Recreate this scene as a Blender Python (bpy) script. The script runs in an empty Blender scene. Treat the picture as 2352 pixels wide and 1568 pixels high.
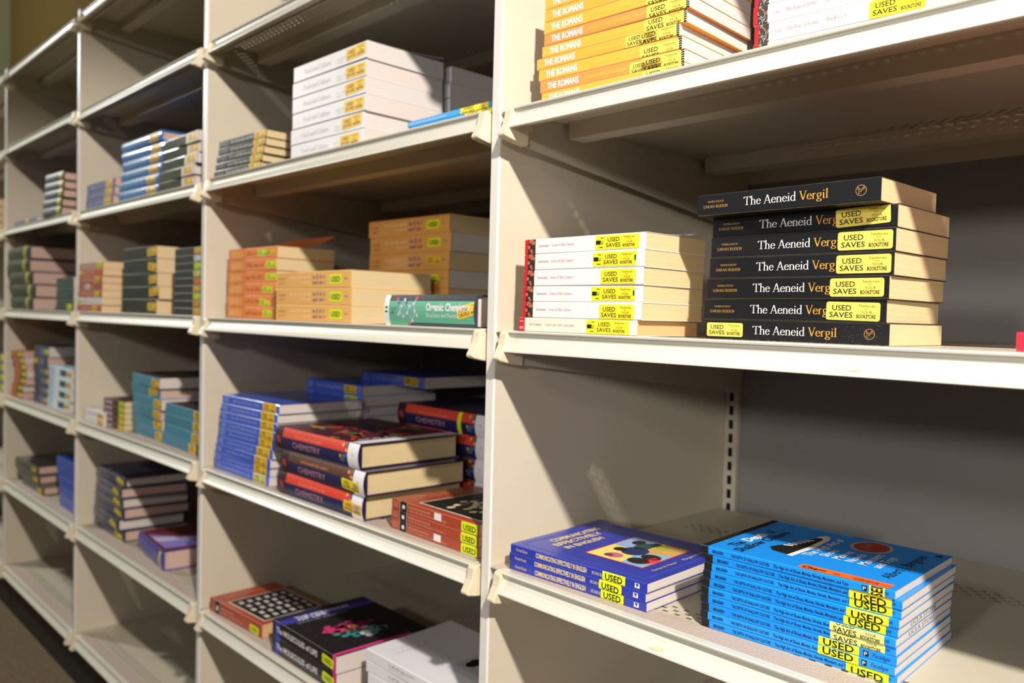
import bpy, bmesh, math, random
from mathutils import Matrix, Vector
PI = math.pi
sc = bpy.context.scene
COL = sc.collection
RND = random.Random(7)

# ------------------------------------------------------------------ camera
cam_d = bpy.data.cameras.new('camera')
cam = bpy.data.objects.new('camera', cam_d)
COL.objects.link(cam)
cam_d.sensor_width = 36.0
cam_d.lens = 36.0 * 1901.0 / 2352.0
cam_d.clip_start = 0.02
R_ = ((0.6881413, 0.7251509, 0.0248530), (0.0387649, -0.0025394, -0.9992451), (-0.7245404, 0.6885853, -0.0298579))
cam.matrix_world = Matrix(((R_[0][0], -R_[1][0], -R_[2][0], 0.83493),
                           (R_[0][1], -R_[1][1], -R_[2][1], -0.75460),
                           (R_[0][2], -R_[1][2], -R_[2][2], 1.16297), (0, 0, 0, 1)))
cam_d.dof.use_dof = True
cam_d.dof.focus_distance = 0.90
cam_d.dof.aperture_fstop = 4.5
sc.camera = cam

# ------------------------------------------------------------------ light
w = bpy.data.worlds.new('World')
sc.world = w
w.use_nodes = True
w.node_tree.nodes['Background'].inputs[0].default_value = (1.0, 0.96, 0.90, 1)
w.node_tree.nodes['Background'].inputs[1].default_value = 0.05


def lamp(name, kind, loc, power, color, size, spot=None, blend=0.1, target=None):
    d = bpy.data.lights.new(name, kind)
    d.energy = power
    d.color = color
    d.shadow_soft_size = size
    if kind == 'SPOT':
        d.spot_size = spot
        d.spot_blend = blend
    o = bpy.data.objects.new(name, d)
    o.location = loc
    if target is not None:
        o.rotation_euler = (Vector(target) - Vector(loc)).to_track_quat('-Z', 'Y').to_euler()
    COL.objects.link(o)
    return o


lamp('ceiling_downlight', 'SPOT', (1.75, -0.95, 2.51), 415, (1.0, 0.94, 0.85), 0.045, math.radians(167), 0.12)
lamp('ceiling_track_spot', 'SPOT', (0.7, -3.9, 2.52), 150, (0.99, 0.97, 0.95), 0.16, math.radians(62), 0.8, (-0.25, 0, 1.0))
lamp('ceiling_lamp_far', 'SPOT', (-4.0, -1.05, 2.51), 140, (0.96, 0.98, 0.95), 0.06, math.radians(176), 0.1)
lamp('low_fill_spot', 'SPOT', (3.8, -5.0, 2.15), 540, (1.0, 0.97, 0.92), 0.20, math.radians(28), 1.0, (1.02, 0, 1.32))  # added fill standing in for low, diffuse light into the nearest bay
lamp('wall_fill_point', 'POINT', (-4.9, -1.3, 3.45), 78, (1.0, 0.97, 0.85), 0.1)  # added unseen source, only brightens the walls above the far bays

sc.view_settings.view_transform = 'Standard'
sc.view_settings.look = 'None'
sc.view_settings.gamma = 1.0
sc.view_settings.use_curve_mapping = False
sc.view_settings.exposure = 0.0


# ------------------------------------------------------------------ materials
def lin(c):
    if isinstance(c, str):
        c = tuple(int(c[i:i + 2], 16) / 255 for i in (0, 2, 4))
    return tuple(x / 12.92 if x <= 0.04045 else ((x + 0.055) / 1.055) ** 2.4 for x in c)


MATS = {}


def mat(color, rough=0.5, coat=0.0, noise=0.05, scale=40.0, bump=0.0, stretch=(1, 1, 1), metal=0.0, name=None):
    key = (color, rough, coat, noise, scale, bump, stretch, metal)
    if key in MATS:
        return MATS[key]
    m = bpy.data.materials.new(name or ('surface_' + str(color)))
    m.use_nodes = True
    nt = m.node_tree
    b = nt.nodes['Principled BSDF']
    c = lin(color)
    tc = nt.nodes.new('ShaderNodeTexCoord')
    mp = nt.nodes.new('ShaderNodeMapping')
    mp.inputs['Scale'].default_value = stretch
    nz = nt.nodes.new('ShaderNodeTexNoise')
    nz.inputs['Scale'].default_value = scale
    nz.inputs['Detail'].default_value = 3
    nt.links.new(tc.outputs['Object'], mp.inputs[0])
    nt.links.new(mp.outputs[0], nz.inputs['Vector'])
    mx = nt.nodes.new('ShaderNodeMixRGB')
    mx.inputs[1].default_value = (*[x * (1 - noise) for x in c], 1)
    mx.inputs[2].default_value = (*[min(1, x * (1 + noise)) for x in c], 1)
    nt.links.new(nz.outputs['Fac'], mx.inputs[0])
    nt.links.new(mx.outputs[0], b.inputs['Base Color'])
    b.inputs['Roughness'].default_value = rough
    b.inputs['Metallic'].default_value = metal
    b.inputs['Coat Weight'].default_value = coat
    b.inputs['Coat Roughness'].default_value = 0.12
    if bump:
        bp = nt.nodes.new('ShaderNodeBump')
        bp.inputs['Strength'].default_value = bump
        bp.inputs['Distance'].default_value = 0.002
        nt.links.new(nz.outputs['Fac'], bp.inputs['Height'])
        nt.links.new(bp.outputs[0], b.inputs['Normal'])
    MATS[key] = m
    return m


def paper(color):   # page edges: thin sheet lines running along the block
    return mat(color, 0.85, 0, 0.10, 6.0, 0.35, (1.2, 1.2, 260.0))


def ink(color, rough=0.5):
    return mat(color, rough, 0, 0.02, 60)


PANEL = mat('cabeaa', 0.45, 0, 0.03, 9)
PANELTRIM = mat('dcd7d0', 0.4, 0, 0.03, 14)
PAINT = mat('bdb4a0', 0.42, 0, 0.03, 12)
RAIL = mat('d0ccc0', 0.36, 0.1, 0.03, 16)
CAPM = mat('d5c8ac', 0.42, 0, 0.03, 16)
FELT = mat('b5a498', 0.95, 0, 0.16, 420, 0.8)
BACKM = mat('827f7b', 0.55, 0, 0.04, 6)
DARK = mat('0a0908', 0.8, 0, 0.1, 10)
BASEM = mat('15130f', 0.6, 0, 0.15, 12)
YEL = mat('f6dd2a', 0.5, 0, 0.03, 30)
YELP = mat('f3d95c', 0.5, 0, 0.03, 30)
LIME = mat('dbe81a', 0.5, 0, 0.03, 30)
PALE = mat('dfd97c', 0.5, 0, 0.03, 30)
BLK = ink('15140f')
WHT = ink('e6e2e3')


# ------------------------------------------------------------------ mesh builder
class MB:
    def __init__(s):
        s.v = []
        s.f = []
        s.m = []
        s.mats = []

    def mi(s, m):
        if m not in s.mats:
            s.mats.append(m)
        return s.mats.index(m)

    def add(s, vs, fs, m):
        o = len(s.v)
        s.v += [tuple(p) for p in vs]
        k = s.mi(m)
        for f in fs:
            s.f.append(tuple(i + o for i in f))
            s.m.append(k)

    def box(s, x0, y0, z0, x1, y1, z1, m):
        s.add([(x0, y0, z0), (x1, y0, z0), (x1, y1, z0), (x0, y1, z0), (x0, y0, z1), (x1, y0, z1), (x1, y1, z1), (x0, y1, z1)],
              [(0, 3, 2, 1), (4, 5, 6, 7), (0, 1, 5, 4), (1, 2, 6, 5), (2, 3, 7, 6), (3, 0, 4, 7)], m)

    def extrude_x(s, prof, x0, x1, m, caps=True):     # closed profile [(y,z)]
        n = len(prof)
        vs = [(x0, y, z) for y, z in prof] + [(x1, y, z) for y, z in prof]
        fs = [(i, (i + 1) % n, n + (i + 1) % n, n + i) for i in range(n)]
        if caps:
            fs += [tuple(range(n))[::-1], tuple(range(n, 2 * n))]
        s.add(vs, fs, m)

    def build(s, name, parent=None, smooth=False, bevel=0.0):
        me = bpy.data.meshes.new(name)
        me.from_pydata(s.v, [], s.f)
        for m in s.mats:
            me.materials.append(m)
        me.polygons.foreach_set('material_index', s.m)
        bm = bmesh.new()
        bm.from_mesh(me)
        bmesh.ops.recalc_face_normals(bm, faces=bm.faces[:])
        bm.to_mesh(me)
        bm.free()
        if smooth:
            me.polygons.foreach_set('use_smooth', [True] * len(me.polygons))
        me.update()
        o = bpy.data.objects.new(name, me)
        COL.objects.link(o)
        if parent:
            o.parent = parent
        if bevel:
            b = o.modifiers.new('bevel', 'BEVEL')
            b.width = bevel
            b.segments = 2
            b.limit_method = 'ANGLE'
        return o


def thing(name, label, cat, loc=(0, 0, 0), rz=0.0, group=None):
    o = bpy.data.objects.new(name, None)
    o.empty_display_size = 0.02
    COL.objects.link(o)
    o.location = loc
    o.rotation_euler = (0, 0, rz)
    o['label'] = label
    o['category'] = cat
    if group:
        o['group'] = group
    return o


# ------------------------------------------------------------------ lettering
_fc = {}


def sans(txt, bold=0.0):
    """filled outline polygons of a string, cap height 1, left at 0"""
    key = (txt, bold)
    if key in _fc:
        return _fc[key]
    cu = bpy.data.curves.new('lettering', 'FONT')
    cu.body = txt
    cu.resolution_u = 2
    cu.offset = bold
    o = bpy.data.objects.new('lettering', cu)
    COL.objects.link(o)
    dg = bpy.context.evaluated_depsgraph_get()
    me = bpy.data.meshes.new_from_object(o.evaluated_get(dg))
    vs = [(v.co.x, v.co.y) for v in me.vertices]
    fs = [tuple(p.vertices) for p in me.polygons]
    bpy.data.objects.remove(o)
    bpy.data.curves.remove(cu)
    bpy.data.meshes.remove(me)
    if vs:
        x0 = min(v[0] for v in vs)
        k = 1 / 0.729
        vs = [((x - x0) * k, y * k) for x, y in vs]
    _fc[key] = (vs, fs)
    return _fc[key]


def arc(cx, cy, rx, ry, a0, a1, n=10):
    return [(cx + rx * math.cos(math.radians(a0 + (a1 - a0) * i / n)), cy + ry * math.sin(math.radians(a0 + (a1 - a0) * i / n))) for i in range(n + 1)]


X = 0.62      # x-height
GL = {  # advance, [strokes]; serifs are short thin bars ('s', x, y, half width)
    'T': (.70, [[(.35, 0), (.35, .96)], [(.03, .96), (.67, .96)], [(.04, .97), (.04, .80)], [(.66, .97), (.66, .80)], ('s', .35, 0, .15)]),
    'A': (.72, [[(.08, 0), (.36, 1), (.62, 0)], [(.18, .34), (.52, .34)], ('s', .08, 0, .10), ('s', .62, 0, .12)]),
    'V': (.68, [[(.08, 1), (.35, 0), (.60, 1)], ('s', .09, 1, .12), ('s', .60, 1, .09)]),
    'h': (.56, [[(.12, 0), (.12, 1.03)], [(.12, .46)] + arc(.28, .42, .15, .20, 150, 0, 7) + [(.43, .40), (.43, 0)], ('s', .12, 0, .11), ('s', .43, 0, .11), ('s', .07, 1.02, .05)]),
    'n': (.56, [[(.12, 0), (.12, X)], [(.12, .46)] + arc(.28, .42, .15, .20, 150, 0, 7) + [(.43, .40), (.43, 0)], ('s', .12, 0, .11), ('s', .43, 0, .11), ('s', .07, X - .02, .05)]),
    'm': (.84, [[(.12, 0), (.12, X)], [(.12, .46)] + arc(.27, .42, .14, .20, 150, 0, 7) + [(.41, 0)], [(.41, .46)] + arc(.56, .42, .14, .20, 150, 0, 7) + [(.70, 0)], ('s', .12, 0, .10), ('s', .41, 0, .10), ('s', .70, 0, .10)]),
    'e': (.48, [arc(.25, .31, .19, .30, 5, 330, 16), [(.06, .36), (.43, .36)]]),
    'c': (.46, [arc(.25, .31, .19, .30, 40, 325, 14)]),
    'o': (.54, [arc(.27, .31, .21, .30, 0, 360, 18)]),
    'i': (.28, [[(.14, 0), (.14, X)], [(.14, .80), (.14, .91)], ('s', .14, 0, .11), ('s', .09, X - .02, .05)]),
    'l': (.28, [[(.14, 0), (.14, 1.03)], ('s', .14, 0, .11), ('s', .09, 1.02, .05)]),
    'd': (.56, [[(.42, 0), (.42, 1.03)], arc(.25, .31, .18, .30, 50, 310, 14), ('s', .47, 0.01, .06), ('s', .37, 1.02, .05)]),
    'a': (.48, [[(.36, 0.02), (.36, .42)] + arc(.22, .42, .14, .19, 0, 150, 6), arc(.20, .17, .14, .16, 70, 330, 10), ('s', .41, .01, .05)]),
    'r': (.42, [[(.12, 0), (.12, X)], [(.12, .42)] + arc(.27, .44, .13, .17, 160, 50, 5), ('s', .12, 0, .11), ('s', .07, X - .02, .05)]),
    'g': (.50, [arc(.23, .41, .16, .20, 0, 360, 14), arc(.23, -.17, .20, .14, 0, 360, 14), [(.12, .24), (.12, .06), (.34, -.03)], [(.34, .56), (.46, .60)]]),
    's': (.40, [arc(.20, .46, .13, .15, 30, 240, 8) + arc(.20, .155, .13, .15, 60, -150, 8)]),
    'v': (.52, [[(.07, X), (.26, 0), (.44, X)], ('s', .08, X, .09), ('s', .44, X, .07)]),
    'y': (.52, [[(.07, X), (.27, .02)], [(.44, X), (.20, -.25), (.08, -.26)], ('s', .08, X, .09), ('s', .44, X, .07)]),
    'f': (.34, [[(.14, 0), (.14, .80)] + arc(.26, .84, .12, .17, 180, 40, 6), [(.03, X), (.28, X)], ('s', .14, 0, .11)]),
    't': (.34, [[(.14, .82), (.14, .12)] + arc(.23, .12, .09, .12, 180, 320, 5), [(.03, X), (.29, X)]]),
    'k': (.54, [[(.12, 0), (.12, 1.03)], [(.14, .28), (.42, X)], [(.22, .36), (.46, 0)], ('s', .12, 0, .10), ('s', .46, 0, .08)]),
    'u': (.56, [[(.12, X), (.12, .2)] + arc(.26, .2, .14, .2, 180, 350, 7), [(.42, X), (.42, 0)]]),
    'B': (.64, [[(.15, 0), (.15, 1)], [(.15, .99), (.30, .99)] + arc(.32, .76, .17, .23, 90, -90, 8) + [(.15, .53)], arc(.34, .265, .21, .265, 90, -90, 8) + [(.15, .01)], ('s', .10, 0, .09), ('s', .10, 1, .09)]),
    'R': (.68, [[(.15, 0), (.15, 1)], [(.15, .99), (.30, .99)] + arc(.32, .75, .18, .24, 90, -90, 8) + [(.15, .51)], [(.32, .51), (.60, .02)], ('s', .15, 0, .12), ('s', .10, 1, .09), ('s', .61, 0, .06)]),
    'L': (.60, [[(.17, 0), (.17, 1)], [(.08, .02), (.54, .02), (.54, .18)], ('s', .17, 1, .12)]),
    'S': (.54, [arc(.27, .74, .18, .24, 20, 250, 9) + arc(.27, .25, .19, .25, 70, -160, 9)]),
    'C': (.68, [arc(.37, .5, .30, .50, 40, 320, 16), [(.60, .95), (.60, .76)]]),
    'D': (.74, [[(.15, 0), (.15, 1)], [(.10, .99), (.30, .99)] + arc(.32, .5, .33, .49, 90, -90, 12) + [(.10, .01)]]),
    'E': (.60, [[(.15, 0), (.15, 1)], [(.08, .98), (.52, .98), (.52, .84)], [(.15, .51), (.42, .51)], [(.08, .02), (.55, .02), (.55, .18)]]),
    'F': (.56, [[(.15, 0), (.15, 1)], [(.08, .98), (.50, .98), (.50, .84)], [(.15, .51), (.40, .51)], ('s', .15, 0, .12)]),
    'H': (.74, [[(.14, 0), (.14, 1)], [(.60, 0), (.60, 1)], [(.14, .51), (.60, .51)], ('s', .14, 0, .11), ('s', .60, 0, .11), ('s', .14, 1, .11), ('s', .60, 1, .11)]),
    'I': (.32, [[(.16, 0), (.16, 1)], ('s', .16, 0, .12), ('s', .16, 1, .12)]),
    'N': (.74, [[(.13, 0), (.13, 1), (.60, .02), (.60, 1)], ('s', .13, 0, .10), ('s', .60, 1, .10), ('s', .08, 1, .08)]),
    'O': (.76, [arc(.38, .5, .31, .50, 0, 360, 20)]),
    'U': (.72, [[(.14, 1), (.14, .3)] + arc(.36, .3, .22, .3, 180, 360, 9) + [(.58, 1)], ('s', .14, 1, .11), ('s', .58, 1, .10)]),
    'Y': (.66, [[(.06, 1), (.32, .48), (.58, 1)], [(.32, .48), (.32, 0)], ('s', .32, 0, .12), ('s', .08, 1, .09), ('s', .58, 1, .09)]),
    'P': (.60, [[(.15, 0), (.15, 1)], [(.15, .99), (.30, .99)] + arc(.32, .74, .18, .25, 90, -90, 8) + [(.15, .49)], ('s', .15, 0, .12), ('s', .10, 1, .09)]),
    'p': (.56, [[(.13, -.3), (.13, X)], arc(.28, .31, .18, .30, 130, -130, 14), ('s', .13, -.3, .1)]),
    '1': (.40, [[(.20, 0), (.20, X)], ('s', .20, 0, .11), ('s', .15, X, .06)]),
    '5': (.44, [[(.36, .60), (.14, .60), (.12, .34)] + arc(.22, .14, .15, .22, 110, -140, 9)]),
    '-': (.44, [[(.06, .26), (.38, .26)]]),
    '.': (.36, [[(.18, .24), (.18, .36)]]),
    ' ': (.27, []),
}


def serif(txt, thick=0.115, thin=0.045):
    key = (txt, thick, thin)
    if key in _fc:
        return _fc[key]
    vs, fs = [], []
    x0 = 0.0
    for ch in txt:
        adv, strokes = GL.get(ch, GL[' '])
        for st in strokes:
            if st[0] == 's':
                _, sx, sy, hw = st
                yy = sy - (0.045 if sy > 0.3 else 0)
                o = len(vs)
                vs += [(x0 + sx - hw, yy), (x0 + sx + hw, yy), (x0 + sx + hw, yy + .045), (x0 + sx - hw, yy + .045)]
                fs.append((o, o + 1, o + 2, o + 3))
                continue
            n = len(st)
            closed = n > 3 and abs(st[0][0] - st[-1][0]) + abs(st[0][1] - st[-1][1]) < 1e-6
            o = len(vs)
            for i, (px, py) in enumerate(st):
                a = st[i - 1] if i > 0 else (st[-2] if closed else st[i])
                b = st[i + 1] if i < n - 1 else (st[1] if closed else st[i])
                dx, dy = b[0] - a[0], b[1] - a[1]
                l = math.hypot(dx, dy) or 1
                dx, dy = dx / l, dy / l
                wd = (thin + (thick - thin) * abs(dy) ** 1.5) / 2
                if 0 < i < n - 1 and ch in 'AVNv':      # sharp corner: slide the outline sideways only
                    vs += [(x0 + px - thick * .5, py), (x0 + px + thick * .5, py)]
                    continue
                if ch in 'AVNvy' and abs(dy) > .5:      # contrast of broad and hairline diagonals
                    up = dy * dx
                    wd = (thin if up > 0.02 else thick) / 2 / max(.5, abs(dy))
                    vs += [(x0 + px - wd, py), (x0 + px + wd, py)] if dy < 0 or True else []
                    continue
                vs += [(x0 + px - dy * wd, py + dx * wd), (x0 + px + dy * wd, py - dx * wd)]
            for i in range(n - 1):
                fs.append((o + 2 * i, o + 2 * i + 1, o + 2 * i + 3, o + 2 * i + 2))
        x0 += adv
    _fc[key] = (vs, fs)
    return _fc[key]


class Print:
    """collects flat print (rectangles, polygons, lettering) in (u,v) and maps it onto a face"""

    def __init__(s):
        s.items = []

    def poly(s, pts, m, lay=1):
        s.items.append((list(pts), [tuple(range(len(pts)))], m, lay))

    def rect(s, u0, v0, u1, v1, m, lay=1):
        s.poly([(u0, v0), (u1, v0), (u1, v1), (u0, v1)], m, lay)

    def rrect(s, u0, v0, u1, v1, r, m, lay=1):
        p = []
        for cx, cy, a in ((u1 - r, v0 + r, -90), (u1 - r, v1 - r, 0), (u0 + r, v1 - r, 90), (u0 + r, v0 + r, 180)):
            p += arc(cx, cy, r, r, a, a + 90, 4)
        s.poly(p, m, lay)

    def disc(s, u, v, ru, rv, m, lay=1, n=20):
        s.poly(arc(u, v, ru, rv, 0, 360 - 360 / n, n - 1), m, lay)

    def text(s, font, txt, u, v, h, m, width=None, lay=2, rot=0.0, shear=0.0, **kw):
        vs, fs = font(txt, **kw)
        if not vs:
            return
        wmax = max(p[0] for p in vs) * h
        k = (width / wmax) if width else 1.0
        c, sn = math.cos(rot), math.sin(rot)
        out = []
        for x, y in vs:
            a, b = (x + shear * y) * h * k, y * h
            out.append((u + c * a - sn * b, v + sn * a + c * b))
        s.items.append((out, fs, m, lay))

    def put(s, mb, fn, step=0.00012, clip=None, cuts=(), xcuts=()):
        for vs, fs, m, lay in s.items:
            if clip:
                bm = bmesh.new()
                bv = [bm.verts.new((x, y, 0)) for x, y in vs]
                for f in fs:
                    try:
                        bm.faces.new([bv[i] for i in f])
                    except ValueError:
                        pass
                for ax, lim, sg in ((0, clip[0], -1), (1, clip[1], -1), (0, clip[2], 1), (1, clip[3], 1)):
                    co = [0, 0, 0]
                    co[ax] = lim
                    no = [0, 0, 0]
                    no[ax] = sg
                    bmesh.ops.bisect_plane(bm, geom=bm.verts[:] + bm.edges[:] + bm.faces[:], plane_co=co, plane_no=no, clear_outer=True)
                for lim in cuts:
                    bmesh.ops.bisect_plane(bm, geom=bm.verts[:] + bm.edges[:] + bm.faces[:], plane_co=(0, lim, 0), plane_no=(0, 1, 0))
                for lim in xcuts:
                    bmesh.ops.bisect_plane(bm, geom=bm.verts[:] + bm.edges[:] + bm.faces[:], plane_co=(lim, 0, 0), plane_no=(1, 0, 0))
                bm.verts.index_update()
                vs = [(v.co.x, v.co.y) for v in bm.verts]
                fs = [tuple(v.index for v in f.verts) for f in bm.faces]
                bm.free()
                if not fs:
                    continue
            mb.add([fn(x, y, step * (lay + .6)) for x, y in vs], fs, m)
# ------------------------------------------------------------------ the room
def structure(name, mb):
    o = mb.build(name)
    o['kind'] = 'structure'
    return o


m = MB(); m.box(-6.2, -6.0, -0.05, 3.2, 0.9, 0.0, mat('63523a', 0.95, 0, 0.55, 70, 0.6)); structure('floor', m)
m = MB(); m.box(-6.2, -6.0, 3.85, 3.2, 0.9, 3.90, mat('6a6250', 0.9, 0, 0.05, 5)); structure('ceiling', m)
m = MB(); m.box(-6.2, 0.75, 0.0, 3.2, 0.85, 3.85, mat('75602f', 0.9, 0, 0.06, 5)); structure('wall_back', m)
m = MB(); m.box(-6.25, -6.0, 0.0, -6.12, 0.75, 3.85, mat('a6ae8c', 0.9, 0, 0.05, 5)); structure('wall_left', m)

# ------------------------------------------------------------------ the run of shelving
P = [0.93, 0.0, -0.942, -1.833, -2.706, -3.58]      # centres of the upright dividers, right to left
Z0 = dict(T=2.0107, Z=1.7334, A=1.4405, B=1.1458, C=0.8229, D=0.5085, E=0.1855)
ZB = [dict(Z0, A=1.4374, B=1.1442, C=0.8230), dict(Z0, Z=1.7326, A=1.4419, B=1.1453, C=0.8192, D=0.5064),
      dict(Z0, T=2.0114, Z=1.7301, A=1.4388, B=1.1478, C=0.8264, D=0.5107), dict(Z0, T=2.0101, Z=1.7375, A=1.4438), dict(Z0)]
BAY = ['nearest bay', 'second bay from the right', 'third bay from the right', 'fourth bay from the right', 'farthest bay at left edge']
LEVEL = dict(T='topmost', Z='second from top', A='third from top', B='middle', C='third from bottom', D='second from bottom', E='lowest')

dn = ['at the right end', 'between the two nearest bays', 'between the second and third bays', 'between the third and fourth bays',
      'between the fourth and fifth bays', 'at the far left end']
for i, x in enumerate(P):
    t = thing('shelving_divider', 'tall beige upright divider panel ' + dn[i], 'divider', (x, 0, 0), 0, 'upright dividers')
    m = MB(); m.box(-.0082, .003, .16, .0082, .585, 2.03, PANEL); m.build('panel_board', t)
    m = MB(); m.box(-.0085, -.0015, .15, .0085, .0036, 2.032, PANELTRIM)
    m.build('edge_trim', t, bevel=.0018)['label'] = 'off-white front edge strip'

# slotted uprights in the back corners (slots every inch)
def upright_mesh():
    m = MB()
    x0, x1, a, b = -.013, .013, -.0042, .0042
    n = 76
    z = .08
    for k in range(n):
        zz = z + k * .0254
        m.add([(x0, 0, zz), (a, 0, zz), (a, 0, zz + .0254), (x0, 0, zz + .0254)], [(0, 1, 2, 3)], PAINT)
        m.add([(b, 0, zz), (x1, 0, zz), (x1, 0, zz + .0254), (b, 0, zz + .0254)], [(0, 1, 2, 3)], PAINT)
        m.add([(a, 0, zz + .016), (b, 0, zz + .016), (b, 0, zz + .0254), (a, 0, zz + .0254)], [(0, 1, 2, 3)], PAINT)
    m.box(x0, .001, z, x0 + .0012, .011, z + n * .0254, PAINT)
    m.box(x1 - .0012, .001, z, x1, .011, z + n * .0254, PAINT)
    m.box(x0 + .0012, .0105, z, x1 - .0012, .011, z + n * .0254, DARK)
    return m


up = None
for i in range(5):
    for side in (0, 1):
        x = P[i + 1] + .0225 if side == 0 else P[i] - .0225
        if up is None:
            o = up = upright_mesh().build('slotted_upright')
        else:
            o = up.copy()
            COL.objects.link(o)
        o.location = (x, .573, 0)
        o['label'] = 'slotted metal upright in the %s back corner of the %s' % (('left', 'right')[side], BAY[i])
        o['category'] = 'upright'
        o['group'] = 'slotted uprights'
for i in range(5):
    xa, xb = P[i + 1] + .0085, P[i] - .0085
    m = MB(); m.box(xa, .5855, .12, xb, .592, 2.01, BACKM)
    o = m.build('back_panel'); o['label'] = 'plain beige back panel of the ' + BAY[i]; o['category'] = 'back panel'; o['group'] = 'back panels'
    m = MB(); m.box(xa - .007, .035, 0, xb + .007, .56, .074, BASEM); m.box(xa - .007, .0245, 0, xb + .007, .035, .1375, BASEM)
    o = m.build('base_plinth', bevel=.002); o['label'] = 'black recessed plinth on the floor under the ' + BAY[i]; o['category'] = 'plinth'; o['group'] = 'black plinths'

RAILP = [(.004, 0), (-.0065, 0), (-.0075, -.0012), (-.0070, -.0030), (-.0035, -.0034), (-.0030, -.0100), (-.0052, -.0150),
         (-.0092, -.0205), (-.0141, -.0262), (-.0143, -.0278), (-.0118, -.0286), (.004, -.0240)]
CAPP = [(.010, .0005), (-.0030, .0005), (-.0075, -.0010), (-.0098, -.0050), (-.0108, -.0110), (-.0128, -.0190), (-.0180, -.0290),
        (-.0215, -.0350), (-.0218, -.0375), (-.0195, -.0400), (-.004, -.0432), (.022, -.0468), (.024, -.012), (.020, -.004)]


def shelf_parts(wd):
    a, b = .044, wd - .030          # visible length of the rail between its end caps
    parts = []
    d = MB()
    rows = []
    y = .036
    bands = [(.046 + .0098 * k, k % 2) for k in range(3)] + [(.40 + .0098 * k, k % 2) for k in range(4)]
    xs, xe = .0100, wd - .0100
    for zl in (-.0012, -.0024):
        y = .0
        for yc, off in bands:
            y0, y1 = yc - .0021, yc + .0021
            d.add([(xs, y, zl), (xe, y, zl), (xe, y0, zl), (xs, y0, zl)], [(0, 1, 2, 3)], PAINT)
            x = xs
            hx = xs + .036 + off * .0083
            while hx + .0072 < xe - .030:
                d.add([(x, y0, zl), (hx, y0, zl), (hx, y1, zl), (x, y1, zl)], [(0, 1, 2, 3)], PAINT)
                x = hx + .0072
                hx += .0166
            d.add([(x, y0, zl), (xe, y0, zl), (xe, y1, zl), (x, y1, zl)], [(0, 1, 2, 3)], PAINT)
            y = y1
        d.add([(xs, y, zl), (xe, y, zl), (xe, .566, zl), (xs, .566, zl)], [(0, 1, 2, 3)], PAINT)
    d.box(xs, .5645, -.030, xe, .566, -.0024, PAINT)
    parts.append(('deck', d, {}))
    r = MB(); r.extrude_x(RAILP, a - .004, b + .004, RAIL); parts.append(('price_rail', r, {}))
    f = MB(); f.box(a - .008, .0042, -.0012, b + .008, .0375, -.0002, FELT); parts.append(('felt_strip', f, {}))
    for x0, x1 in ((.026, .0405), (wd - .0275, wd - .013)):
        c = MB(); c.extrude_x(CAPP, x0, x1, CAPM); parts.append(('end_cap', c, dict(bevel=.0022)))
    for x0 in (.0285, wd - .0315):
        k = MB(); k.extrude_x([(.0235, -.003), (.0235, -.0455), (.20, -.066), (.56, -.1085), (.572, -.1085), (.572, -.003)], x0, x0 + .003, PAINT)
        q_ = MB()  # cream disc painted in for the lit panel seen through a bracket hole
        q_.add([(x0 + .0032, .034 + .0042 * math.cos(t * PI / 6), -.0215 + .0042 * math.sin(t * PI / 6)) for t in range(12)], [tuple(range(12))], CAPM)
        q_.add([(x0 - .0002, .034 + .0042 * math.cos(t * PI / 6), -.0215 + .0042 * math.sin(t * PI / 6)) for t in range(12)], [tuple(range(12))], CAPM)
        parts.append(('bracket', k, {}))
        parts.append(('bracket_hole_disc', q_, dict(sub=True)))
    for y0, y1, h in ((.012, .020, .021), (.095, .128, .026), (.430, .470, .026)):
        s_ = MB(); s_.extrude_x([(y0, -.0025), (y0 + .001, -h), (y1 - .001, -h), (y1, -.0025)], .045 if y0 > .05 else .036, wd - .045 if y0 > .05 else wd - .036, PAINT, True)
        parts.append(('support_rail', s_, {}))
    return parts


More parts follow.
